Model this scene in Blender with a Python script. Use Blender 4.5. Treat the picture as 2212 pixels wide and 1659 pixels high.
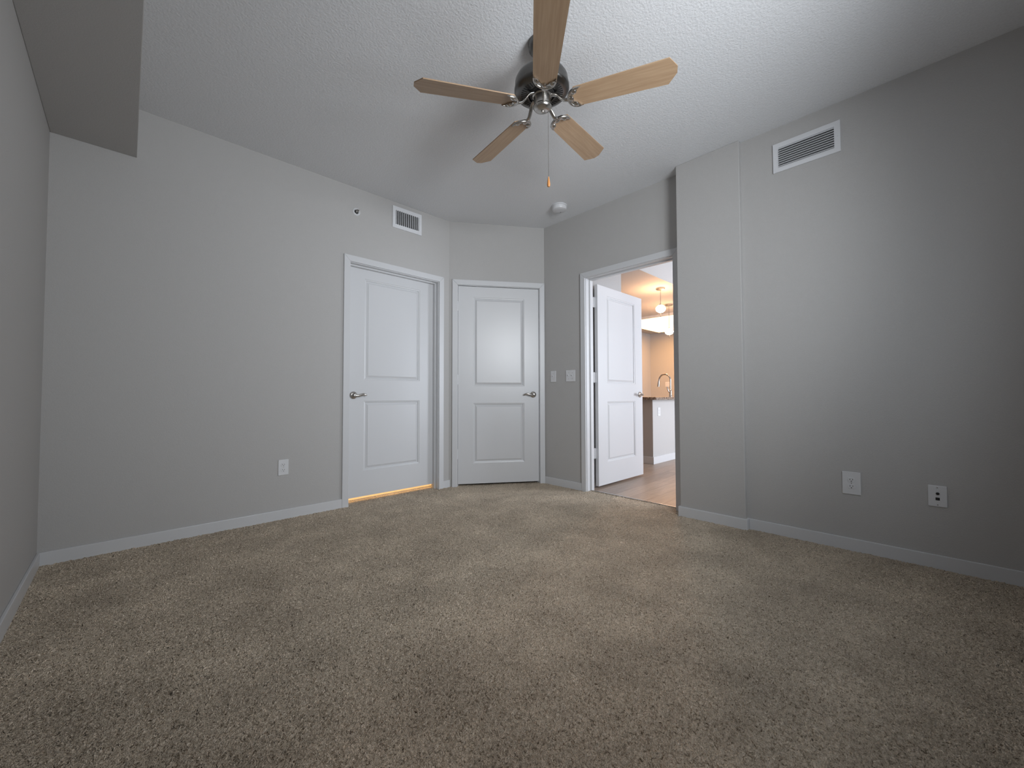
import bpy, bmesh, math, random
from mathutils import Vector, Matrix
random.seed(7)
for _o in list(bpy.data.objects):
    bpy.data.objects.remove(_o)
sc = bpy.context.scene
COL = sc.collection
R = math.radians

# ------------------------------------------------------------------ camera
cam = bpy.data.cameras.new('camera')
cam.sensor_fit = 'HORIZONTAL'
cam.sensor_width = 36.0
cam.lens = 865.9 / 2212 * 36.0
cam.clip_start = 0.02
camo = bpy.data.objects.new('camera', cam)
COL.objects.link(camo)
YAW, PIT, ROL = R(46.0635), R(1.6705), R(-0.1456)
fw = Vector((math.cos(YAW) * math.cos(PIT), math.sin(YAW) * math.cos(PIT), math.sin(PIT)))
rt = Vector((math.sin(YAW), -math.cos(YAW), 0))
up = rt.cross(fw)
r2 = rt * math.cos(ROL) + up * math.sin(ROL)
u2 = up * math.cos(ROL) - rt * math.sin(ROL)
camo.matrix_world = Matrix(((r2.x, u2.x, -fw.x, 0), (r2.y, u2.y, -fw.y, 0), (r2.z, u2.z, -fw.z, 0.9289), (0, 0, 0, 1)))
sc.camera = camo

# ------------------------------------------------------------------ view, world, daylight
sc.view_settings.view_transform = 'Standard'
sc.view_settings.look = 'None'
sc.view_settings.gamma = 1.0
sc.view_settings.use_curve_mapping = False
sc.view_settings.exposure = 0.0
sc.cycles.use_denoising = True
sc.cycles.max_bounces = 10
sc.cycles.diffuse_bounces = 7
sc.cycles.sample_clamp_indirect = 6.0

world = bpy.data.worlds.new('sky')
sc.world = world
world.use_nodes = True
world.node_tree.nodes['Background'].inputs[0].default_value = (0.62, 0.76, 1.0, 1)
world.node_tree.nodes['Background'].inputs[1].default_value = 1.0


def area_light(name, loc, size_x, size_y, direction, power, color, spread=180):
    l = bpy.data.lights.new(name, 'AREA')
    l.shape = 'RECTANGLE'
    l.size, l.size_y = size_x, size_y
    l.energy, l.color = power, color
    l.spread = R(spread)
    o = bpy.data.objects.new(name, l)
    COL.objects.link(o)
    o.location = loc
    o.rotation_euler = Vector(direction).to_track_quat('-Z', 'Y').to_euler()
    return o


# daylight entering by the bedroom window (behind the camera) and the living room window
# (split into panels with spread narrowed by tuning, to shape falloff on the side walls)
area_light('daylight_bedroom', (1.27, -0.58, 1.90), 0.66, 0.66, (0.22, 1, 0), 24.3, (0.93, 0.965, 1.0), 115)
area_light('daylight_bedroom', (1.80, -0.58, 1.25), 0.60, 0.66, (0.2, 1, 0), 5.8, (0.84, 0.92, 1.0), 135)
area_light('daylight_bedroom', (1.85, -0.58, 1.90), 0.50, 0.66, (0.2, 1, 0), 3.0, (0.93, 0.965, 1.0), 160)
area_light('daylight_bedroom', (1.12, -0.58, 1.25), 0.60, 0.66, (-0.45, 1, 0.05), 5.2, (0.90, 0.95, 1.0), 160)  # extra panel aimed left, added to brighten the left side wall
area_light('daylight_living', (5.9, -0.60, 1.35), 2.4, 1.9, (0, 1, 0), 122, (0.84, 0.90, 1.0), 150)
_b = bpy.data.lights.new('bathroom_lamp', 'POINT')
_b.energy, _b.color, _b.shadow_soft_size = 130, (1.0, 0.62, 0.27), 0.12
_bo = bpy.data.objects.new('bathroom_lamp', _b)
COL.objects.link(_bo)
_bo.location = (1.8, 4.5, 1.9)

# ------------------------------------------------------------------ dimensions of the place (metres)
X0, Y1, HC = -0.3365, 3.418, 2.743
XR, X3, XC = 3.1514, 3.2352, 3.1081
YN = -0.62
YC0, YC1 = 1.3497, 0.8961
XL = 3.350                       # living-room side of the partition
A2 = Vector((2.392, 3.418, 0))
B2 = Vector((3.2352, 2.8528, 0))
D2 = (B2 - A2).normalized()
L2 = (B2 - A2).length
BH, BT = 0.071, 0.013            # baseboard


# ------------------------------------------------------------------ materials
def mat(name, color=(0.8, 0.8, 0.8), rough=0.5, metal=0.0, emit=None, strength=0.0, spec=0.5):
    m = bpy.data.materials.new(name)
    m.use_nodes = True
    b = m.node_tree.nodes['Principled BSDF']
    b.inputs['Base Color'].default_value = (*color, 1)
    b.inputs['Roughness'].default_value = rough
    b.inputs['Metallic'].default_value = metal
    b.inputs['Specular IOR Level'].default_value = spec
    if emit:
        b.inputs['Emission Color'].default_value = (*emit, 1)
        b.inputs['Emission Strength'].default_value = strength
    return m


def nd(m, t, **kw):
    n = m.node_tree.nodes.new(t)
    for k, v in kw.items():
        if k.startswith('_'):
            setattr(n, k[1:], v)
        else:
            n.inputs[k.replace('0', ' ')].default_value = v
    return n


def lk(m, a, ao, b, bi):
    m.node_tree.links.new(a.outputs[ao], b.inputs[bi])


def coords(m, scale=(1, 1, 1)):
    t = nd(m, 'ShaderNodeTexCoord')
    mp = nd(m, 'ShaderNodeMapping')
    mp.inputs['Scale'].default_value = scale
    lk(m, t, 'Object', mp, 'Vector')
    return mp


def ramp(m, stops):
    r = nd(m, 'ShaderNodeValToRGB')
    e = r.color_ramp.elements
    while len(e) < len(stops):
        e.new(0.5)
    for i, (p, c) in enumerate(stops):
        e[i].position = p
        e[i].color = (*c, 1)
    return r


def bump(m, height_node, out, strength, dist):
    b = nd(m, 'ShaderNodeBump')
    b.inputs['Strength'].default_value = strength
    b.inputs['Distance'].default_value = dist
    lk(m, height_node, out, b, 'Height')
    lk(m, b, 'Normal', m.node_tree.nodes['Principled BSDF'], 'Normal')
    return b


def paint(name, color, rough, scale, strength, dist, var=0.02):
    m = mat(name, color, rough, spec=0.3)
    c = coords(m)
    n = nd(m, 'ShaderNodeTexNoise', Scale=scale, Detail=3.0, Roughness=0.55)
    lk(m, c, 'Vector', n, 'Vector')
    bump(m, n, 'Fac', strength, dist)
    n2 = nd(m, 'ShaderNodeTexNoise', Scale=scale * 1.3, Detail=2.0)
    lk(m, c, 'Vector', n2, 'Vector')
    r = ramp(m, [(0.3, [x * (1 - var) for x in color]), (0.7, [min(1, x * (1 + var)) for x in color])])
    lk(m, n2, 'Fac', r, 'Fac')
    lk(m, r, 'Color', m.node_tree.nodes['Principled BSDF'], 'Base Color')
    return m


M = {}
M['wall'] = paint('greige_wall_paint', (0.455, 0.447, 0.438), 0.75, 190, 0.35, 0.003)
M['ceil'] = paint('textured_ceiling_paint', (0.70, 0.71, 0.725), 0.9, 92, 0.45, 0.006, 0.03)
M['kitchen_wall'] = M['wall']
M['white'] = mat('white_semigloss_paint', (0.60, 0.607, 0.62), 0.33, spec=0.5)
M['plastic'] = mat('white_plastic', (0.66, 0.665, 0.68), 0.35)
M['vent'] = mat('white_enamel', (0.68, 0.69, 0.71), 0.4)
M['dark'] = mat('painted_recess_shade', (0.012, 0.012, 0.013), 0.8)  # near-black that paints the shade inside vents, sprinkler cup and fan slots
M['slot'] = mat('dark_slot', (0.02, 0.02, 0.02), 0.6)
M['nickel'] = mat('brushed_nickel', (0.50, 0.48, 0.45), 0.24, 1.0)
M['nickel_dark'] = mat('satin_nickel_housing', (0.15, 0.146, 0.14), 0.28, 1.0)
M['iron_dark'] = mat('dark_fan_rotor', (0.05, 0.05, 0.05), 0.35, 0.8)
M['globe'] = mat('lit_glass_globe', (1, 0.95, 0.85), 0.4, emit=(1.0, 0.53, 0.25), strength=170)
M['diffuser'] = mat('lit_white_diffuser', (1, 1, 0.95), 0.5, emit=(1.0, 0.50, 0.17), strength=9)
M['tile'] = mat('bathroom_tile', (0.62, 0.55, 0.46), 0.4)
M['glass'] = mat('window_glass', (1, 1, 1), 0.0)
M['glass'].node_tree.nodes['Principled BSDF'].inputs['Transmission Weight'].default_value = 1.0
M['knob_wood'] = mat('honey_wood_knob', (0.50, 0.22, 0.07), 0.35)

# carpet
m = M['carpet'] = mat('taupe_cut_pile_carpet', (0.2, 0.16, 0.13), 1.0, spec=0.05)
m.displacement_method = 'BOTH'
c = coords(m)
n1 = nd(m, 'ShaderNodeTexNoise', Scale=105.0, Detail=2.0, Roughness=0.6, Distortion=1.4)
n2 = nd(m, 'ShaderNodeTexNoise', Scale=3.2, Detail=4.0, Roughness=0.6)
n3 = nd(m, 'ShaderNodeTexNoise', Scale=330.0, Detail=2.0, Distortion=0.5)
for n in (n1, n2, n3):
    lk(m, c, 'Vector', n, 'Vector')
rr = ramp(m, [(0.28, (0.16, 0.120, 0.082)), (0.44, (0.56, 0.478, 0.375)), (0.58, (0.69, 0.595, 0.48)), (0.75, (0.90, 0.80, 0.68))])  # darkest stop paints shade into the pits between tufts
lk(m, n1, 'Fac', rr, 'Fac')
rv = ramp(m, [(0.33, (0.84, 0.83, 0.82)), (0.67, (1.14, 1.13, 1.12))])
lk(m, n2, 'Fac', rv, 'Fac')
r3 = ramp(m, [(0.3, (0.80, 0.80, 0.80)), (0.7, (1.18, 1.17, 1.16))])
lk(m, n3, 'Fac', r3, 'Fac')
mx = nd(m, 'ShaderNodeMix', _data_type='RGBA', _blend_type='MULTIPLY')
mx.inputs['Factor'].default_value = 1.0
m.node_tree.links.new(rr.outputs['Color'], mx.inputs[6])
m.node_tree.links.new(rv.outputs['Color'], mx.inputs[7])
mx2 = nd(m, 'ShaderNodeMix', _data_type='RGBA', _blend_type='MULTIPLY')
mx2.inputs['Factor'].default_value = 1.0
m.node_tree.links.new(mx.outputs[2], mx2.inputs[6])
m.node_tree.links.new(r3.outputs['Color'], mx2.inputs[7])
m.node_tree.links.new(mx2.outputs[2], m.node_tree.nodes['Principled BSDF'].inputs['Base Color'])
hm = nd(m, 'ShaderNodeMath', _operation='MULTIPLY_ADD')
lk(m, n3, 'Fac', hm, 0)
hm.inputs[1].default_value = 0.22
lk(m, n1, 'Fac', hm, 2)
dp = nd(m, 'ShaderNodeDisplacement')
dp.inputs['Midlevel'].default_value = 0.66
dp.inputs['Scale'].default_value = 0.026
lk(m, hm, 'Value', dp, 'Height')
lk(m, dp, 'Displacement', m.node_tree.nodes['Material Output'], 'Displacement')

# maple fan blade, plank floor, granite
m = M['blade'] = mat('light_maple_blade', (0.6, 0.4, 0.25), 0.42)
c = coords(m, (3.0, 60, 60))
n1 = nd(m, 'ShaderNodeTexNoise', Scale=1.6, Detail=4.0, Distortion=0.6)
lk(m, c, 'Vector', n1, 'Vector')
rr = ramp(m, [(0.3, (0.315, 0.205, 0.122)), (0.7, (0.395, 0.275, 0.172))])
lk(m, n1, 'Fac', rr, 'Fac')
lk(m, rr, 'Color', m.node_tree.nodes['Principled BSDF'], 'Base Color')

m = M['plank'] = mat('greyed_oak_planks', (0.4, 0.33, 0.27), 0.42)
c = coords(m)
br = nd(m, 'ShaderNodeTexBrick', Scale=1.0)
br.inputs['Color1'].default_value = (0.30, 0.235, 0.19, 1)
br.inputs['Color2'].default_value = (0.40, 0.32, 0.26, 1)
br.inputs['Mortar'].default_value = (0.20, 0.15, 0.12, 1)
br.inputs['Mortar Size'].default_value = 0.002
br.inputs['Brick Width'].default_value = 1.2
br.inputs['Row Height'].default_value = 0.16
lk(m, c, 'Vector', br, 'Vector')
mp = coords(m, (2.0, 30, 1))
gn = nd(m, 'ShaderNodeTexNoise', Scale=2.0, Detail=5.0)
lk(m, mp, 'Vector', gn, 'Vector')
gr = ramp(m, [(0.3, (0.82, 0.80, 0.78)), (0.7, (1.1, 1.1, 1.1))])
lk(m, gn, 'Fac', gr, 'Fac')
mx = nd(m, 'ShaderNodeMix', _data_type='RGBA', _blend_type='MULTIPLY')
mx.inputs['Factor'].default_value = 1.0
m.node_tree.links.new(br.outputs['Color'], mx.inputs[6])
m.node_tree.links.new(gr.outputs['Color'], mx.inputs[7])
m.node_tree.links.new(mx.outputs[2], m.node_tree.nodes['Principled BSDF'].inputs['Base Color'])

m = M['granite'] = mat('brown_speckled_granite', (0.2, 0.15, 0.12), 0.2)
c = coords(m)
v = nd(m, 'ShaderNodeTexVoronoi', Scale=90.0)
lk(m, c, 'Vector', v, 'Vector')
rr = ramp(m, [(0.0, (0.03, 0.025, 0.022)), (0.4, (0.16, 0.11, 0.08)), (0.7, (0.42, 0.34, 0.28)), (1.0, (0.08, 0.06, 0.05))])
lk(m, v, 'Color', rr, 'Fac')
lk(m, rr, 'Color', m.node_tree.nodes['Principled BSDF'], 'Base Color')


# ------------------------------------------------------------------ mesh helpers
def box(bm, x0, x1, y0, y1, z0, z1, bev=0.0):
    vs = [bm.verts.new((x, y, z)) for z in (z0, z1) for y in (y0, y1) for x in (x0, x1)]
    fs = [bm.faces.new([vs[i] for i in f]) for f in ((0, 2, 3, 1), (4, 5, 7, 6), (0, 1, 5, 4), (2, 6, 7, 3), (0, 4, 6, 2), (1, 3, 7, 5))]
    if bev > 0:
        es = set(e for f in fs for e in f.edges)
        bmesh.ops.bevel(bm, geom=list(es), offset=bev, segments=2, profile=0.5, affect='EDGES')


def prism(bm, poly, n0, n1, bev=0.0):
    """poly in the local u,v plane, extruded along n."""
    lo = [bm.verts.new((p[0], p[1], n0)) for p in poly]
    hi = [bm.verts.new((p[0], p[1], n1)) for p in poly]
    k = len(poly)
    fs = [bm.faces.new(list(reversed(lo))), bm.faces.new(hi)]
    for i in range(k):
        j = (i + 1) % k
        fs.append(bm.faces.new((lo[i], lo[j], hi[j], hi[i])))
    if bev > 0:
        bmesh.ops.bevel(bm, geom=list(fs[1].edges), offset=bev, segments=2, profile=0.5, affect='EDGES')


def lathe(bm, prof, seg=32, mtx=None, cap=True):
    """prof: (radius, height) list, turned about local z."""
    rings = []
    for r, z in prof:
        ring = []
        for i in range(seg):
            a = 2 * math.pi * i / seg
            p = Vector((r * math.cos(a), r * math.sin(a), z))
            if mtx:
                p = mtx @ p
            ring.append(bm.verts.new(p))
        rings.append(ring)
    for a, b in zip(rings, rings[1:]):
        for i in range(seg):
            j = (i + 1) % seg
            bm.faces.new((a[i], a[j], b[j], b[i]))
    if cap:
        bm.faces.new(list(reversed(rings[0])))
        bm.faces.new(rings[-1])


def tube(bm, pts, rad, seg=12, flat=1.0):
    pts = [Vector(p) for p in pts]
    rs = rad if isinstance(rad, (list, tuple)) else [rad] * len(pts)
    rings = []
    prev = None
    for i, p in enumerate(pts):
        t = (pts[min(i + 1, len(pts) - 1)] - pts[max(i - 1, 0)]).normalized()
        if prev is None:
            a = Vector((0, 0, 1)) if abs(t.z) < 0.9 else Vector((1, 0, 0))
            nrm = (a - t * a.dot(t)).normalized()
        else:
            nrm = (prev - t * prev.dot(t)).normalized()
        prev = nrm
        bn = t.cross(nrm)
        rings.append([bm.verts.new(p + (nrm * math.cos(2 * math.pi * k / seg) * flat + bn * math.sin(2 * math.pi * k / seg)) * rs[i]) for k in range(seg)])
    for a, b in zip(rings, rings[1:]):
        for k in range(seg):
            j = (k + 1) % seg
            bm.faces.new((a[k], a[j], b[j], b[k]))
    bm.faces.new(list(reversed(rings[0])))
    bm.faces.new(rings[-1])


def spline(pts, n=8):
    pts = [Vector(p) for p in pts]
    out = []
    for i in range(len(pts) - 1):
        p0, p1, p2, p3 = pts[max(i - 1, 0)], pts[i], pts[i + 1], pts[min(i + 2, len(pts) - 1)]
        for k in range(n):
            t = k / n
            out.append(0.5 * ((2 * p1) + (p2 - p0) * t + (2 * p0 - 5 * p1 + 4 * p2 - p3) * t * t + (3 * p1 - p0 - 3 * p2 + p3) * t ** 3))
    out.append(pts[-1])
    return out


def obj(name, bm, material, parent=None, smooth=False, mtx=None):
    bmesh.ops.recalc_face_normals(bm, faces=bm.faces[:])
    me = bpy.data.meshes.new(name)
    bm.to_mesh(me)
    bm.free()
    me.materials.append(material)
    if smooth:
        for p in me.polygons:
            p.use_smooth = True
        me.set_sharp_from_angle(angle=R(38))
    o = bpy.data.objects.new(name, me)
    COL.objects.link(o)
    if parent:
        o.parent = parent
    if mtx is not None:
        o.matrix_local = mtx
    return o


def B():
    return bmesh.new()


def tag(o, label, cat, group=None, kind=None):
    o['label'] = label
    o['category'] = cat
    if group:
        o['group'] = group
    if kind:
        o['kind'] = kind
    return o


def thing(name, label, cat, mtx, group=None, kind=None):
    o = bpy.data.objects.new(name, None)
    o.empty_display_size = 0.05
    COL.objects.link(o)
    o.matrix_world = mtx
    return tag(o, label, cat, group, kind)


def struct(name, bm, m, label, cat, smooth=False):
    return tag(obj(name, bm, m, smooth=smooth), label, cat, kind='structure')


def frame(origin, u, n=None):
    """local axes: x = along the wall to the right, y = up, z = out of the wall."""
    u = Vector(u).normalized()
    v = Vector((0, 0, 1))
    n = u.cross(v)
    o = Vector(origin)
    return Matrix(((u.x, v.x, n.x, o.x), (u.y, v.y, n.y, o.y), (u.z, v.z, n.z, o.z), (0, 0, 0, 1)))


def on_back(x, z=0, d=0):
    return frame((x, Y1 - d, z), (1, 0, 0))


def on_angle(s, z=0):
    p = A2 + D2 * s
    return frame((p.x, p.y, z), D2)


def on_door_wall(y, z=0):
    return frame((X3, y, z), (0, -1, 0))


def on_right(y, z=0):
    return frame((XR, y, z), (0, -1, 0))


# ------------------------------------------------------------------ bedroom shell
T = 0.12
# carpet: a dense pile surface (its relief comes from the material) over a solid slab
def carpet_grid(x0, x1, y0, y1, step, name):
    import numpy as np
    nx, ny = int((x1 - x0) / step) + 1, int((y1 - y0) / step) + 1
    gx, gy = np.meshgrid(np.linspace(x0, x1, nx), np.linspace(y0, y1, ny))
    co = np.stack([gx.ravel(), gy.ravel(), np.zeros(nx * ny)], 1)
    i = (np.arange(ny - 1)[:, None] * nx + np.arange(nx - 1)[None, :]).ravel()
    q = np.stack([i, i + 1, i + 1 + nx, i + nx], 1)
    k = len(co)
    low = np.array([(x0, y0, -0.1), (x1, y0, -0.1), (x1, y1, -0.1), (x0, y1, -0.1)])
    top = np.array([(x0, y0, -0.02), (x1, y0, -0.02), (x1, y1, -0.02), (x0, y1, -0.02)])
    co = np.concatenate([co, low, top])
    slab = np.array([(0, 3, 2, 1), (4, 5, 6, 7), (0, 1, 5, 4), (1, 2, 6, 5), (2, 3, 7, 6), (3, 0, 4, 7)]) + k
    q = np.concatenate([q, slab])
    me = bpy.data.meshes.new(name)
    me.vertices.add(len(co)); me.vertices.foreach_set('co', co.ravel())
    me.loops.add(len(q) * 4); me.loops.foreach_set('vertex_index', q.ravel().astype('int32'))
    me.polygons.add(len(q)); me.polygons.foreach_set('loop_start', (np.arange(len(q)) * 4).astype('int32'))
    me.update(calc_edges=True)
    me.polygons.foreach_set('use_smooth', np.ones(len(q), dtype=bool))
    me.materials.append(M['carpet'])
    o = bpy.data.objects.new(name, me)
    COL.objects.link(o)
    return o


tag(carpet_grid(X0 - 0.02, 3.295, YN - 0.02, 3.58, 0.005, 'floor'), 'taupe cut-pile carpet covering the bedroom floor', 'carpet', kind='structure')
bm = B(); box(bm, X0 - T, XL, YN - T, 3.60, HC, HC + 0.12)
struct('ceiling', bm, M['ceil'], 'white textured bedroom ceiling above the fan', 'ceiling')
bm = B(); box(bm, X0 - T, X0, YN - T, Y1 + T, 0, HC)
struct('wall_left', bm, M['wall'], 'greige side wall under the dropped bulkhead', 'wall')
DO1 = (1.352, 2.280, 2.100)      # rough opening of door 1
bm = B()
box(bm, X0, DO1[0], Y1, Y1 + T, 0, HC)
box(bm, DO1[1], XL, Y1, Y1 + T, 0, HC)
box(bm, DO1[0], DO1[1], Y1, Y1 + T, DO1[2], HC)
struct('wall_back', bm, M['wall'], 'long greige wall with sprinkler, vent and the door with light under it', 'wall')
DO2 = (0.072, 0.972, 2.098)
bm = B()
for u0, u1, v0, v1 in ((0, DO2[0], 0, HC), (DO2[1], L2, 0, HC), (DO2[0], DO2[1], DO2[2], HC)):
    box(bm, u0, u1, v0, v1, -0.11, 0)
bm.transform(on_angle(0))
struct('wall_corner', bm, M['wall'], 'short angled greige wall around the middle closed door', 'wall')
DO3 = (1.420, 2.329, 2.098)
bm = B()
box(bm, X3, XL, DO3[1], Y1, 0, HC)
box(bm, X3, XL, YC1, DO3[0], 0, HC)
box(bm, X3, XL, DO3[0], DO3[1], DO3[2], HC)
struct('wall_door', bm, M['wall'], 'greige wall with the light switches and the open door', 'wall')
bm = B(); box(bm, XC, X3, YC1, YC0, 0, HC, 0.004)
struct('wall_pilaster', bm, M['wall'], 'greige boxed-out pilaster right of the open door', 'wall')
bm = B(); box(bm, XR, XL, YN - T, YC1, 0, HC)
struct('wall_right', bm, M['wall'], 'greige right wall with return grille and two outlet plates', 'wall')
bm = B(); box(bm, X0, 0.0237, YN, Y1, 2.4288, HC, 0.003)
struct('ceiling_bulkhead', bm, M['wall'], 'dropped bulkhead running along the left wall at the ceiling', 'bulkhead')
# wall behind the camera with the window
WX0, WX1, WZ0, WZ1 = 0.80, 2.30, 0.90, 2.25
bm = B()
box(bm, X0, WX0, YN - T, YN, 0, HC)
box(bm, WX1, XR, YN - T, YN, 0, HC)
box(bm, WX0, WX1, YN - T, YN, 0, WZ0)
box(bm, WX0, WX1, YN - T, YN, WZ1, HC)
struct('wall_near', bm, M['wall'], 'greige window wall facing the doors', 'wall')


def window(name, x0, x1, z0, z1, label):
    w = thing(name, label, 'window', Matrix.Translation((x0, YN - T, z0)), kind='structure')
    wd, ht = x1 - x0, z1 - z0
    b = B()
    for a in ((0, 0.05, 0, ht), (wd - 0.05, wd, 0, ht), (0, wd, 0, 0.05), (0, wd, ht - 0.05, ht), (wd / 2 - 0.03, wd / 2 + 0.03, 0, ht)):
        box(b, a[0], a[1], 0.02, 0.07, a[2], a[3])
    obj('window_frame', b, M['white'], w)
    b = B()
    box(b, 0.04, wd - 0.04, 0.042, 0.048, 0.04, ht - 0.04)
    obj('window_pane', b, M['glass'], w)


window('window_1', WX0, WX1, WZ0, WZ1, 'white framed bedroom window in the wall facing the doors')

# baseboards
def baseboard(name, pieces, label, mtx=None):
    b = B()
    for p in pieces:
        box(b, *p, 0.003)
    if mtx is not None:
        b.transform(mtx)
    struct(name, b, M['white'], label, 'baseboard')


baseboard('baseboard_left', [(X0, X0 + BT, YN, Y1 - BT, -0.01, BH)], 'white baseboard along the left side wall')
baseboard('baseboard_back', [(X0, 1.314, Y1 - BT, Y1, -0.01, BH)], 'white baseboard along the long wall up to the left door')
baseboard('baseboard_corner', [(2.318, 2.3985, Y1 - BT, Y1, -0.01, BH)], 'short white baseboard piece between the two closed doors')
baseboard('baseboard_door', [(X3 - BT, X3, 2.331, 2.8445, -0.01, BH)], 'white baseboard below the light switches')
baseboard('baseboard_pilaster', [(XC - BT, X3 - 0.001, YC1 - BT, YC0 + BT, -0.01, BH)], 'white baseboard wrapping the pilaster')
baseboard('baseboard_right', [(XR - BT, XR, YN, YC1 - BT, -0.01, BH)], 'white baseboard along the right wall')
baseboard('baseboard_near', [(X0 + BT, XR - BT, YN, YN + BT, -0.01, BH)], 'white baseboard under the bedroom window')
bm = B(); box(bm, 3.288, 3.304, 1.441, 2.308, -0.01, 0.006, 0.002)
struct('trim_threshold', bm, M['nickel'], 'thin metal edge strip between carpet and wood floor in the open doorway', 'threshold')


# ------------------------------------------------------------------ doors
def leaf_mesh(w, h, d=0.035, inset=(0.158, 0.158), rows=((0.225, 0.845), (1.035, 1.945))):
    """two-panel moulded door; front face at z = 0, back at z = -d."""
    bm = B()

    def face(sgn, z0):
        us = [0, inset[0], w - inset[1], w]
        vs = [0, rows[0][0], rows[0][1], rows[1][0], rows[1][1], h]
        for i in range(3):
            for j in range(5):
                u0, u1, v0, v1 = us[i], us[i + 1], vs[j], vs[j + 1]
                if i == 1 and j in (1, 3):
                    rings = [(0, 0), (0.003, -0.0035), (0.012, -0.0055), (0.015, -0.0125), (0.019, -0.0135), (0.036, -0.0055), (0.038, -0.003)]
                    loops = []
                    for off, dz in rings:
                        z = z0 + sgn * dz
                        loops.append([bm.verts.new(p) for p in ((u0 + off, v0 + off, z), (u1 - off, v0 + off, z), (u1 - off, v1 - off, z), (u0 + off, v1 - off, z))])
                    for a, b in zip(loops, loops[1:]):
                        for k in range(4):
                            bm.faces.new((a[k], a[(k + 1) % 4], b[(k + 1) % 4], b[k]))
                    bm.faces.new(loops[-1])
                else:
                    bm.faces.new([bm.verts.new(p) for p in ((u0, v0, z0), (u1, v0, z0), (u1, v1, z0), (u0, v1, z0))])
    face(1, 0.0)
    face(-1, -d)
    for a, b in (((0, 0), (w, 0)), ((w, 0), (w, h)), ((w, h), (0, h)), ((0, h), (0, 0))):
        bm.faces.new([bm.verts.new(p) for p in ((a[0], a[1], 0), (b[0], b[1], 0), (b[0], b[1], -d), (a[0], a[1], -d))])
    bmesh.ops.remove_doubles(bm, verts=bm.verts[:], dist=1e-5)
    return bm


def lever_handle(parent, u, v, n0, sgn, base=Matrix()):
    """round rose with a wave lever; sgn = direction of the lever along local x."""
    b = B()
    lathe(b, [(0.0315, 0.0), (0.0330, 0.003), (0.0325, 0.006), (0.029, 0.010), (0.022, 0.013), (0.014, 0.0145), (0.0125, 0.016), (0.0115, 0.040), (0.010, 0.046), (0.001, 0.0475)], 36)
    r = obj('lever_handle', b, M['nickel'], parent, True, base @ Matrix.Translation((u, v, n0)))
    b = B()
    pts = spline([(-0.004 * sgn, 0, 0.040), (0.018 * sgn, -0.0035, 0.044), (0.045 * sgn, 0.001, 0.046), (0.070 * sgn, 0.008, 0.046), (0.090 * sgn, 0.006, 0.044), (0.106 * sgn, -0.003, 0.041)], 6)
    k = len(pts)
    rs = [0.0085 + 0.0025 * math.sin(math.pi * min(1, i / k * 1.2)) if i < k - 3 else 0.0085 - 0.0018 * (i - k + 4) for i in range(k)]
    tube(b, pts, rs, 14, 0.62)
    obj('lever', b, M['nickel'], r, True)
    return r


def hinge(parent, u, v, n0, leafw=0.03, axis=0):
    b = B()
    mt = Matrix.Translation((u, v - 0.05, n0)) @ Matrix.Rotation(R(-90), 4, 'X')
    for q in range(5):
        z0 = q * 0.02
        lathe(b, [(0.0062, z0 + 0.0006), (0.0068, z0 + 0.0012), (0.0068, z0 + 0.0188), (0.0062, z0 + 0.0194)], 14, mt)
    lathe(b, [(0.0035, -0.004), (0.0035, 0.104)], 10, mt)
    return b


def casing(w0, w1, h, cw=0.054, th=0.016, z0=-0.01):
    """mitred three-piece casing around the clear opening w0..w1, 0..h."""
    b = B()
    prism(b, [(w0 - cw, z0), (w0, z0), (w0, h), (w0 - cw, h + cw)], 0, th, 0.003)
    prism(b, [(w1, z0), (w1 + cw, z0), (w1 + cw, h + cw), (w1, h)], 0, th, 0.003)
    prism(b, [(w0 - cw, h + cw), (w0, h), (w1, h), (w1 + cw, h + cw)], 0, th, 0.003)
    return b


def jamb(w0, w1, h, depth, stop_n0, stop_n1, t=0.019, z0=-0.01, f=0.0):
    b = B()
    box(b, w0 - t, w0, z0, h + t, -depth, f)
    box(b, w1, w1 + t, z0, h + t, -depth, f)
    box(b, w0, w1, h, h + t, -depth, f)
    s = 0.011
    box(b, w0, w0 + s, z0, h - s, stop_n0, stop_n1, 0.001)
    box(b, w1 - s, w1, z0, h - s, stop_n0, stop_n1, 0.001)
    box(b, w0, w1, h - s, h, stop_n0, stop_n1, 0.001)
    return b


# door 1: closed, opens away, recessed leaf, light under it
d1 = thing('door_1', 'left closed white two-panel door with warm light shining under it', 'door', on_back(1.371), kind='structure')
W1c = 0.890
obj('door_casing', casing(-0.005, W1c + 0.005, 2.085), M['white'], d1)
obj('door_frame', jamb(0, W1c, 2.080, T, -0.083, -0.045), M['white'], d1)
lf = obj('door_leaf', leaf_mesh(W1c - 0.006, 2.037, inset=(0.160, 0.158)), M['white'], d1, mtx=Matrix.Translation((0.003, 0.040, -0.084)))
lever_handle(d1, 0.068, 0.936, -0.084, 1)

# door 2: closed, opens into the bedroom
d2 = thing('door_2', 'middle closed white two-panel door in the angled wall, latch on its right', 'door', on_angle(0.0905), kind='structure')
W2c = 0.864
obj('door_casing', casing(-0.005, W2c + 0.005, 2.083), M['white'], d2)
obj('door_frame', jamb(0, W2c, 2.078, 0.11, -0.080, -0.0385), M['white'], d2)
obj('door_leaf', leaf_mesh(W2c - 0.007, 2.050, inset=(0.157, 0.157), rows=((0.208, 0.830), (1.006, 1.938))), M['white'], d2, mtx=Matrix.Translation((0.0025, 0.022, -0.002)))
lever_handle(d2, 0.798, 0.940, -0.002, -1)
for hv in (0.330, 1.095, 1.860):
    obj('hinge', hinge(d2, -0.004, hv, 0.004), M['white'], d2, True)
b = B(); box(b, W2c - 0.0045, W2c - 0.0005, 0.905, 0.975, -0.030, 0.0)
obj('strike_plate', b, M['iron_dark'], d2)

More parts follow.
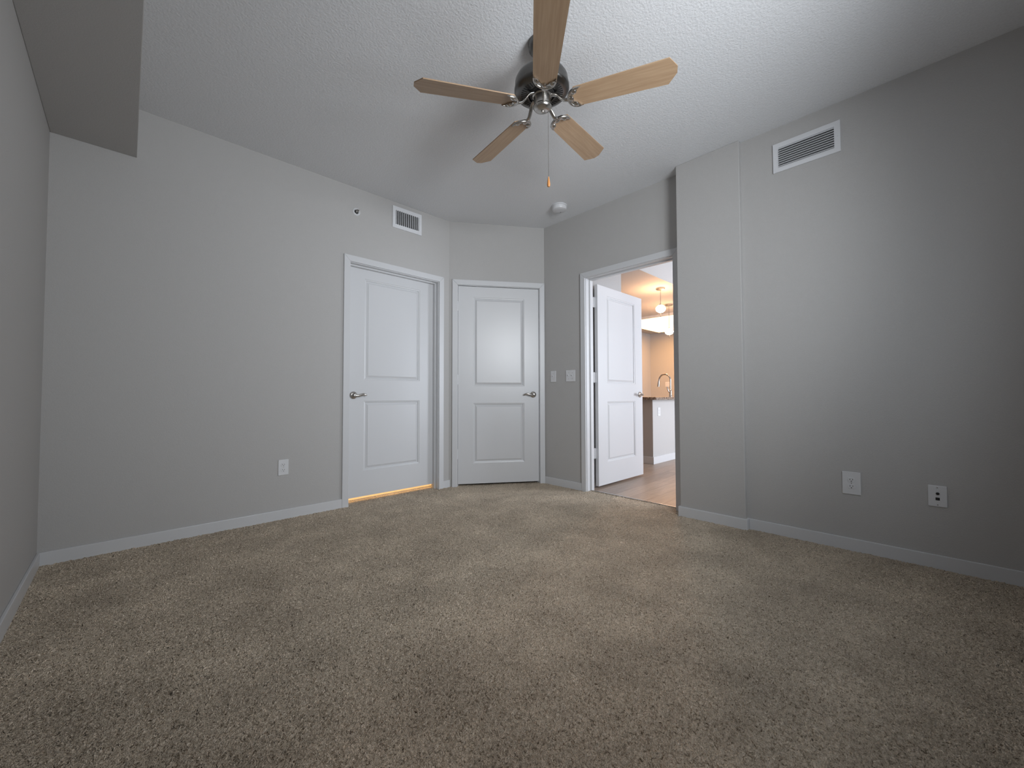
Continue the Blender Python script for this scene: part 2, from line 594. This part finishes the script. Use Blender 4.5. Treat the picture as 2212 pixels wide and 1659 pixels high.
# door 3: open into the living room
d3 = thing('door_3', 'open white two-panel door swung into the living room with three white hinges', 'door', on_door_wall(2.309), kind='structure')
W3c = 0.868
obj('door_casing', casing(-0.005, W3c + 0.005, 2.083), M['white'], d3)
obj('door_frame', jamb(0, W3c, 2.078, XL - X3, -0.090, -0.055), M['white'], d3)
# the leaf: local x of the leaf runs along world +X, its face looks to world -Y
leaf_m = d3.matrix_world.inverted() @ frame((3.424, 2.304, 0.020), (1, 0, 0))
lf = obj('door_leaf', leaf_mesh(0.900, 2.037, inset=(0.165, 0.165), rows=((0.225, 0.845), (1.035, 1.945))), M['white'], d3, mtx=leaf_m)
lever_handle(d3, 0.835, 0.918, 0.0, -1, leaf_m)
for hv in (0.30, 1.06, 1.82):
    b = B()
    mt = d3.matrix_world.inverted() @ frame((3.372, 2.322, hv), (1, 0, 0))
    hb = hinge(d3, 0.012, 0.05, 0.0)
    box(hb, -0.012, 0.010, 0.0, 0.1, -0.004, -0.001)
    prism(hb, [(0.014, 0.0), (0.0295, 0.0), (0.0295, 0.1), (0.014, 0.1)], -0.003, 0.0)
    box(hb, 0.0275, 0.0300, 0.0, 0.1, -0.016, 0.014)
    obj('hinge', hb, M['white'], d3, True, mt)
    b.free()

# dark closet and bathroom behind the closed doors
bm = B()
box(bm, 0.9, 3.0, 5.2, 5.3, -0.1, HC)
box(bm, 0.8, 0.9, Y1 + T, 5.3, -0.1, HC)
box(bm, 3.0, 3.1, Y1 + T, 5.3, -0.1, HC)
struct('wall_bathroom', bm, M['wall'], 'bathroom walls behind the left closed door', 'wall')
bm = B(); box(bm, 0.8, 3.1, 3.60, 5.3, -0.1, 0.0)
struct('floor_bathroom', bm, M['tile'], 'bathroom floor glimpsed under the left closed door', 'floor')
bm = B(); box(bm, 0.8, 3.1, 3.60, 5.3, HC, HC + 0.1)
struct('ceiling_bathroom', bm, M['ceil'], 'bathroom ceiling behind the left closed door', 'ceiling')

# ------------------------------------------------------------------ living room and kitchen shell
LX, LY = 9.30, 4.73
bm = B(); box(bm, 3.30, LX + T, YN - T, LY + T, -0.10, -0.004)
struct('floor_living', bm, M['plank'], 'grey-brown plank floor beyond the open door', 'floor')
bm = B(); box(bm, XL, LX + T, YN - T, LY + T, HC, HC + 0.12)
struct('ceiling_living', bm, M['ceil'], 'living room ceiling beyond the open door', 'ceiling')
bm = B(); box(bm, XL, 4.0, 2.375, LY, 0, HC)
struct('wall_hall', bm, M['wall'], 'greige wall stub behind the open door leaf', 'wall')
bm = B(); box(bm, 4.0, LX, 2.375, LY, 2.44, HC)
struct('ceiling_kitchen', bm, M['wall'], 'dropped kitchen ceiling with the pendant lamps', 'ceiling')
bm = B(); box(bm, XL, LX + T, LY, LY + T, 0, HC)
struct('wall_kitchen_far', bm, M['wall'], 'kitchen wall left of the sink corner', 'wall')
bm = B(); box(bm, LX, LX + T, YN - T, LY, 0, HC)
struct('wall_kitchen', bm, M['wall'], 'kitchen wall with an outlet behind the faucet', 'wall')
LW = (4.65, 7.15, 0.35, 2.35)
bm = B()
box(bm, XL, LW[0], YN - T, YN, 0, HC)
box(bm, LW[1], LX, YN - T, YN, 0, HC)
box(bm, LW[0], LW[1], YN - T, YN, 0, LW[2])
box(bm, LW[0], LW[1], YN - T, YN, LW[3], HC)
struct('wall_living_near', bm, M['wall'], 'living room window wall', 'wall')
window('window_2', *LW, 'wide white framed window of the living room')
# half wall of the peninsula with its baseboard
bm = B(); box(bm, 5.155, 7.40, 2.60, 2.72, 0, 0.868); box(bm, 5.155, 5.275, 2.72, 3.25, 0, 0.868)
struct('wall_peninsula', bm, M['wall'], 'greige half wall carrying the granite counter', 'wall')
bm = B()
box(bm, 5.142, 7.40, 2.587, 2.60, -0.004, 0.095, 0.003)
box(bm, 5.142, 5.155, 2.60, 3.25, -0.004, 0.095, 0.003)
struct('baseboard_peninsula', bm, M['white'], 'white baseboard around the kitchen half wall', 'baseboard')
bm = B(); box(bm, 5.275, 7.40, 2.72, 3.25, 0, 0.868)
tag(obj('base_cabinet', bm, M['white']), 'kitchen base cabinet behind the half wall', 'cabinet')
bm = B(); box(bm, 5.06, 7.45, 2.50, 3.33, 0.870, 0.905, 0.004)
tag(obj('countertop', bm, M['granite']), 'brown speckled granite countertop on the kitchen half wall', 'countertop')

# ------------------------------------------------------------------ kitchen things
def pendant(x, y, zc, label):
    t = thing('pendant_lamp', label, 'lamp', Matrix.Translation((x, y, 2.44)), 'pendant lamps over the kitchen counter')
    b = B(); lathe(b, [(0.058, 0.0), (0.062, -0.004), (0.062, -0.018), (0.056, -0.024), (0.010, -0.026)], 32)
    obj('canopy', b, M['nickel'], t, True)
    b = B(); tube(b, [(0, 0, -0.024), (0, 0, zc + 0.055 - 2.44)], 0.0045, 10)
    obj('rod', b, M['nickel'], t, True)
    b = B()
    prof = [(0.001, -0.052), (0.03, -0.049)] + [(0.065 * math.cos(R(a)), 0.052 * math.sin(R(a))) for a in range(-60, 61, 12)] + [(0.03, 0.049), (0.001, 0.052)]
    lathe(b, prof, 32)
    obj('globe_shade', b, M['globe'], t, True, Matrix.Translation((0, 0, zc - 2.44)))
    b = B(); lathe(b, [(0.016, 0.048), (0.018, 0.052), (0.016, 0.066), (0.006, 0.072)], 20, Matrix.Translation((0, 0, zc - 2.44)))
    obj('socket_cap', b, M['nickel'], t, True)
    b = B(); lathe(b, [(0.0015, -0.11), (0.006, -0.105), (0.006, -0.098), (0.003, -0.092), (0.003, -0.051)], 12, Matrix.Translation((0, 0, zc - 2.44)))
    obj('finial', b, M['nickel'], t, True)


pendant(5.40, 2.585, 2.145, 'glowing glass pendant lamp hanging nearer the open door leaf')
pendant(6.47, 2.955, 1.985, 'glowing glass pendant lamp half hidden by the pilaster')

t = thing('kitchen_ceiling_light', 'big bright white ceiling light box seen over the open door leaf', 'light', Matrix.Translation((8.05, 3.7, 2.44)))
b = B()
for a in ((-0.90, -0.86, -0.66, 0.66), (0.86, 0.90, -0.66, 0.66), (-0.90, 0.90, -0.66, -0.62), (-0.90, 0.90, 0.62, 0.66)):
    box(b, *a, -0.045, 0.0)
obj('light_frame', b, M['white'], t)
b = B(); box(b, -0.86, 0.86, -0.62, 0.62, -0.05, -0.01, 0.006)
obj('diffuser', b, M['diffuser'], t)

t = thing('kitchen_faucet', 'brushed nickel gooseneck faucet on the granite countertop', 'faucet', Matrix.Translation((6.30, 2.87, 0.905)))
b = B(); lathe(b, [(0.028, 0), (0.028, 0.006), (0.024, 0.012), (0.021, 0.05), (0.020, 0.10), (0.013, 0.115)], 28)
obj('faucet_body', b, M['nickel'], t, True)
b = B()
pts = [(0, 0, 0.10), (0, 0, 0.20)] + [(0, 0.095 - 0.095 * math.cos(R(a)), 0.27 + 0.095 * math.sin(R(a))) for a in range(0, 181, 12)] + [(0, 0.196, 0.245)]
tube(b, pts, 0.0125, 16)
sp = obj('spout', b, M['nickel'], t, True)
b = B(); tube(b, [(0, 0.194, 0.255), (0, 0.199, 0.21), (0, 0.203, 0.165)], [0.015, 0.018, 0.019], 18)
obj('spray_head', b, M['nickel'], sp, True)
b = B(); tube(b, spline([(-0.015, 0.0, 0.075), (-0.045, 0.01, 0.085), (-0.055, 0.02, 0.12), (-0.055, 0.03, 0.16)], 5), [0.012] * 6 + [0.010] * 6 + [0.008] * 4, 12)
obj('faucet_lever', b, M['nickel'], t, True)


# ------------------------------------------------------------------ wall plates
def plate(name, label, cat, mtx, w, h, group=None):
    t = thing(name, label, cat, mtx, group)
    b = B(); box(b, -w / 2, w / 2, -h / 2, h / 2, 0, 0.006, 0.0022)
    obj('cover_plate', b, M['plastic'], t)
    return t


def receptacle(t, cx, cy):
    b = B()
    poly = [(cx + 0.0172 * math.cos(R(a)), cy + max(-0.0128, min(0.0128, 0.0172 * math.sin(R(a))))) for a in range(0, 360, 10)]
    prism(b, poly, 0.005, 0.0085, 0.0006)
    rc = obj('receptacle', b, M['plastic'], t)
    for dx, hh in ((-0.0063, 0.0042), (0.0063, 0.0036)):
        b = B(); box(b, cx + dx - 0.0011, cx + dx + 0.0011, cy + 0.003 - hh, cy + 0.003 + hh, 0.0080, 0.0088)
        obj('slot', b, M['slot'], rc)
    b = B(); lathe(b, [(0.0026, 0.0080), (0.0026, 0.0088)], 14, Matrix.Translation((cx, cy - 0.0075, 0)))
    obj('ground_hole', b, M['slot'], rc)


def screw(t, x, y):
    b = B(); lathe(b, [(0.0028, 0.0055), (0.0028, 0.0066), (0.0015, 0.0070)], 14, Matrix.Translation((x, y, 0)))
    obj('screw', b, M['nickel'], t)


def outlet(label, mtx, w, h, group=None):
    t = plate('wall_outlet', label, 'outlet', mtx, w, h, group)
    receptacle(t, 0, 0.0195)
    receptacle(t, 0, -0.0195)
    screw(t, 0, 0)
    return t


outlet('white duplex outlet low on the long wall left of the doors', on_back(0.874, 0.389), 0.070, 0.117)
outlet('white duplex outlet low on the right wall nearer the pilaster', on_right(0.332, 0.399), 0.086, 0.134)
t = plate('wall_jack', 'white wall plate with coax and phone jack low on the right wall', 'wall plate', on_right(-0.022, 0.384), 0.071, 0.112)
b = B(); lathe(b, [(0.0075, 0.005), (0.0075, 0.0085), (0.0048, 0.0085), (0.0048, 0.014), (0.003, 0.014)], 6, Matrix.Translation((0.001, 0.014, 0)))
obj('coax_connector', b, M['iron_dark'], t)
b = B(); box(b, -0.0075, 0.0085, -0.022, -0.007, 0.0055, 0.0068)
obj('jack_socket', b, M['slot'], t)
screw(t, 0, 0.046)
screw(t, 0, -0.046)


def toggle(t, cx, upv):
    b = B(); box(b, cx - 0.0052, cx + 0.0052, -0.012, 0.012, 0.0055, 0.0066, 0.0004)
    obj('toggle_slot', b, M['plastic'], t)
    b = B(); tube(b, [(cx, 0, 0.004), (cx, 0.005 * upv, 0.012), (cx, 0.0095 * upv, 0.019)], [0.0042, 0.0038, 0.0032], 10)
    obj('toggle', b, M['plastic'], t, True)
    screw(t, cx, 0.030)
    screw(t, cx, -0.030)


t = plate('light_switch', 'single white toggle switch plate beside the middle door', 'switch', on_door_wall(2.728, 1.129), 0.072, 0.116)
toggle(t, 0, 1)
t = plate('light_switch', 'double white toggle switch plate beside the open doorway', 'switch', on_door_wall(2.502, 1.128), 0.116, 0.116)
toggle(t, -0.023, 1)
toggle(t, 0.023, 1)
outlet('white outlet on the kitchen half wall under the countertop', frame((5.335, 2.60, 0.702), (1, 0, 0)), 0.072, 0.116)
t = plate('wall_outlet', 'white double outlet plate on the kitchen wall behind the faucet', 'outlet', frame((LX, 4.30, 1.19), (0, -1, 0)), 0.118, 0.116)
for cx in (-0.023, 0.023):
    receptacle(t, cx, 0.0195)
    receptacle(t, cx, -0.0195)


# ------------------------------------------------------------------ vents
def vent(name, label, mtx, w, h, iw, ih, vertical, count, tilt):
    t = thing(name, label, 'vent', mtx)
    b = B()
    hw, hh, jw, jh = w / 2, h / 2, iw / 2, ih / 2
    o_ = [(-hw, -hh), (hw, -hh), (hw, hh), (-hw, hh)]
    i_ = [(-jw, -jh), (jw, -jh), (jw, jh), (-jw, jh)]
    for k in range(4):
        j = (k + 1) % 4
        prism(b, [o_[k], o_[j], i_[j], i_[k]], 0.0, 0.0095)
    obj('vent_frame', b, M['vent'], t)
    b = B(); box(b, -jw, jw, -jh, jh, 0.0003, 0.0012)
    obj('duct_shade_panel', b, M['dark'], t)  # near-black sheet on the solid wall, painting the shade behind the louvers
    for k in range(count):
        b = B()
        if vertical:
            box(b, -0.0026, 0.0026, -jh, jh, -0.004, 0.004)
            mt = Matrix.Translation((-jw + iw * (k + 0.5) / count, 0, 0.0065)) @ Matrix.Rotation(R(tilt), 4, 'Y')
        else:
            box(b, -jw, jw, -0.0008, 0.0008, -0.0095, 0.0095)
            mt = Matrix.Translation((0, -jh + ih * (k + 0.5) / count, 0.0085)) @ Matrix.Rotation(R(tilt), 4, 'X')
        obj('louver', b, M['vent'], t, mtx=mt)
    for x in (-1, 1):
        b = B(); lathe(b, [(0.004, 0.009), (0.004, 0.0105), (0.002, 0.011)], 12, Matrix.Translation((x * (hw - 0.013), 0, 0)))
        obj('screw', b, M['vent'], t)


vent('supply_vent', 'small white supply vent with vertical fins over a dark backing above the left door', on_back(1.907, 2.600), 0.305, 0.203, 0.243, 0.132, True, 12, 8)
vent('return_vent', 'wide white louvered return vent high on the right wall', on_right(0.518, 2.530), 0.357, 0.196, 0.296, 0.134, False, 9, 47)

# ------------------------------------------------------------------ sprinkler and smoke detector
t = thing('fire_sprinkler', 'small round white sidewall fire sprinkler left of the supply vent', 'sprinkler', on_back(1.416, 2.531))
b = B()
lathe(b, [(0.017, 0.001), (0.018, 0.006), (0.024, 0.011), (0.030, 0.009), (0.034, 0.004), (0.035, 0.0)], 36, cap=False)
obj('escutcheon', b, M['plastic'], t, True)
b = B(); lathe(b, [(0.0175, 0.0005), (0.0175, 0.0015)], 24)
obj('cup_shade_disc', b, M['dark'], t)  # flat near-black disc painting the shade inside the cup
b = B(); lathe(b, [(0.009, 0.0), (0.009, 0.012), (0.006, 0.016), (0.0035, 0.032)], 18)
for s in (-1, 1):
    tube(b, spline([(s * 0.008, 0, 0.010), (s * 0.012, 0, 0.020), (s * 0.003, 0, 0.034)], 5), 0.0022, 8)
obj('sprinkler_body', b, M['nickel'], t, True)
b = B(); box(b, -0.012, 0.012, 0.004, 0.006, 0.026, 0.044, 0.0005); lathe(b, [(0.011, 0.033), (0.011, 0.0345)], 18)
obj('deflector', b, M['nickel'], t)

t = thing('smoke_detector', 'round white smoke detector on the ceiling near the open door', 'smoke detector', Matrix.Translation((2.955, 2.408, HC)) @ Matrix.Rotation(math.pi, 4, 'X'))
b = B(); lathe(b, [(0.073, 0.0), (0.073, 0.008), (0.070, 0.010)], 48)
obj('mounting_base', b, M['plastic'], t, True)
b = B(); lathe(b, [(0.0655, 0.009), (0.0655, 0.012), (0.069, 0.0135), (0.068, 0.034), (0.064, 0.042), (0.055, 0.046), (0.020, 0.048), (0.001, 0.048)], 48)
dt = obj('detector_cover', b, M['plastic'], t, True)
b = B(); lathe(b, [(0.0045, 0.0465), (0.0045, 0.0485), (0.003, 0.049)], 16, Matrix.Translation((0.035, -0.012, -0.0008)))
obj('test_button', b, M['slot'], dt)

# ------------------------------------------------------------------ ceiling fan
FX, FY, FZ = 1.5134, 1.3406, 2.4170
fan = thing('ceiling_fan', 'five-blade ceiling fan with maple blades and nickel motor, not running', 'ceiling fan', Matrix.Translation((FX, FY, HC)))
b = B(); lathe(b, [(0.072, 0.0), (0.073, -0.006), (0.068, -0.030), (0.050, -0.050), (0.030, -0.060), (0.020, -0.062)], 40)
obj('canopy', b, M['nickel_dark'], fan, True)
b = B(); tube(b, [(0, 0, -0.055), (0, 0, -0.125)], 0.0135, 18)
obj('downrod', b, M['nickel_dark'], fan, True)
# the motor and blades lean slightly on the hanger ball
LEAN = Matrix(((1, 0, -0.0663, 0), (0, 1, -0.0083, 0), (0.0663, 0.0083, 1, 0), (0, 0, 0, 1))).to_3x3()
q1 = Vector((1, 0, 0.0663)).normalized()
q3 = Vector((-0.0663, -0.0083, 1)).normalized()
q2 = q3.cross(q1).normalized()
q1 = q2.cross(q3)
ROT = Matrix(((q1.x, q2.x, q3.x, 0), (q1.y, q2.y, q3.y, 0), (q1.z, q2.z, q3.z, 0), (0, 0, 0, 1)))
HUB = Matrix.Translation((0, 0, FZ - HC)) @ ROT       # z = 0 is the blade plane
b = B()
lathe(b, [(0.020, 0.222), (0.030, 0.212), (0.034, 0.186), (0.060, 0.172), (0.100, 0.160), (0.124, 0.144), (0.134, 0.126), (0.136, 0.108), (0.136, 0.090), (0.140, 0.086), (0.140, 0.074), (0.134, 0.065), (0.112, 0.057), (0.074, 0.052), (0.070, 0.054), (0.070, 0.085)], 56, cap=False)
mh = obj('motor_housing', b, M['nickel_dark'], fan, True, HUB)
b = B()
for k in range(44):
    a = 2 * math.pi * k / 44
    ca, sa = math.cos(a), math.sin(a)
    pts = [(0.079, -0.0022), (0.107, -0.0034), (0.107, 0.0034), (0.079, 0.0022)]
    vs = []
    for dz in (-0.0006, 0.0012):
        vs.append([b.verts.new((r * ca - w * sa, r * sa + w * ca, 0.0520 + (r - 0.074) * 0.1316 + dz)) for r, w in pts])
    b.faces.new(vs[0]); b.faces.new(vs[1])
    for i in range(4):
        b.faces.new((vs[0][i], vs[0][(i + 1) % 4], vs[1][(i + 1) % 4], vs[1][i]))
obj('cooling_slots', b, M['dark'], mh)
b = B(); lathe(b, [(0.067, 0.080), (0.067, 0.058), (0.062, 0.052), (0.048, 0.050)], 48)
obj('rotor_plate', b, M['iron_dark'], fan, True, HUB)
b = B(); lathe(b, [(0.050, 0.058), (0.050, 0.045), (0.044, 0.040), (0.043, 0.0), (0.046, -0.004), (0.046, -0.012), (0.040, -0.020), (0.024, -0.027), (0.001, -0.029)], 44)
sh = obj('switch_housing', b, M['nickel'], fan, True, HUB)
b = B(); lathe(b, [(0.006, -0.026), (0.008, -0.030), (0.006, -0.034), (0.001, -0.036)], 18)
obj('finial', b, M['nickel'], sh, True)


def blade_mesh():
    bm = B()
    r0, r1 = 0.156, 0.643
    w0, w1 = 0.056, 0.0685
    poly = [(r0 + 0.012, -w0), (r1 - 0.036, -w1), (r1, -0.017), (r1, 0.017), (r1 - 0.036, w1), (r0 + 0.012, w0), (r0, w0 * 0.72), (r0, -w0 * 0.72)]
    prism(bm, poly, 0.0, 0.0055, 0.0012)
    return bm


def iron_mesh():
    bm = B()
    # curved arm from the rotor out to the blade
    pts = spline([(0.050, 0, 0.050), (0.075, 0, 0.040), (0.095, 0, 0.016), (0.115, 0, -0.002), (0.138, 0, -0.006)], 6)
    tube(bm, pts, [0.011] * len(pts), 12, 0.6)
    # crescent with three lobes clasping the blade root
    out = []
    for a in range(-100, 101, 8):
        out.append((0.182 - 0.052 * math.cos(R(a)), 0.056 * math.sin(R(a))))
    inn = []
    for a in range(100, -101, -8):
        rr = 0.030 + 0.006 * math.cos(R(a * 3.6))
        inn.append((0.196 - rr * 1.25 * math.cos(R(a)), rr * 1.5 * math.sin(R(a))))
    prism(bm, [(x, y) for x, y in out + inn], -0.0065, -0.0005)
    # raised rib along the crescent and three bosses
    tube(bm, [(0.186 - 0.050 * math.cos(R(a)), 0.052 * math.sin(R(a)), -0.006) for a in range(-98, 99, 8)], [0.004 + 0.003 * math.cos(R(a * 0.9)) for a in range(-98, 99, 8)], 10)
    for x, y in ((0.150, 0.0), (0.168, 0.036), (0.168, -0.036)):
        lathe(bm, [(0.0125, -0.002), (0.0125, -0.009), (0.008, -0.013), (0.001, -0.014)], 18, Matrix.Translation((x, y, 0)))
    return bm


PH = -62.99
first = None
for k in range(5):
    mt = HUB @ Matrix.Rotation(R(PH + 72 * k), 4, 'Z') @ Matrix.Rotation(R(-12), 4, 'X')
    if first is None:
        bl = obj('blade', blade_mesh(), M['blade'], fan, mtx=mt)
        ir = obj('blade_iron', iron_mesh(), M['nickel'], bl, True)
        first = (bl, ir)
    else:
        bl = first[0].copy(); COL.objects.link(bl); bl.parent = fan; bl.matrix_local = mt
        ir = first[1].copy(); COL.objects.link(ir); ir.parent = bl
# pull chain
cx, cy = 0.72 * 0.030, -0.69 * 0.030
b = B()
zz = [-0.34 - 0.0021 * i for i in range(170)]
tube(b, [(cx, cy, z) for z in zz], [0.0016 if i % 2 else 0.0008 for i in range(170)], 6)
pc = obj('pull_chain', b, M['nickel'], fan, True)
b = B(); lathe(b, [(0.001, -0.751), (0.0065, -0.748), (0.0085, -0.738), (0.0070, -0.722), (0.0040, -0.706), (0.0022, -0.697)], 18, Matrix.Translation((cx, cy, 0)))
obj('pull_knob', b, M['knob_wood'], pc, True)
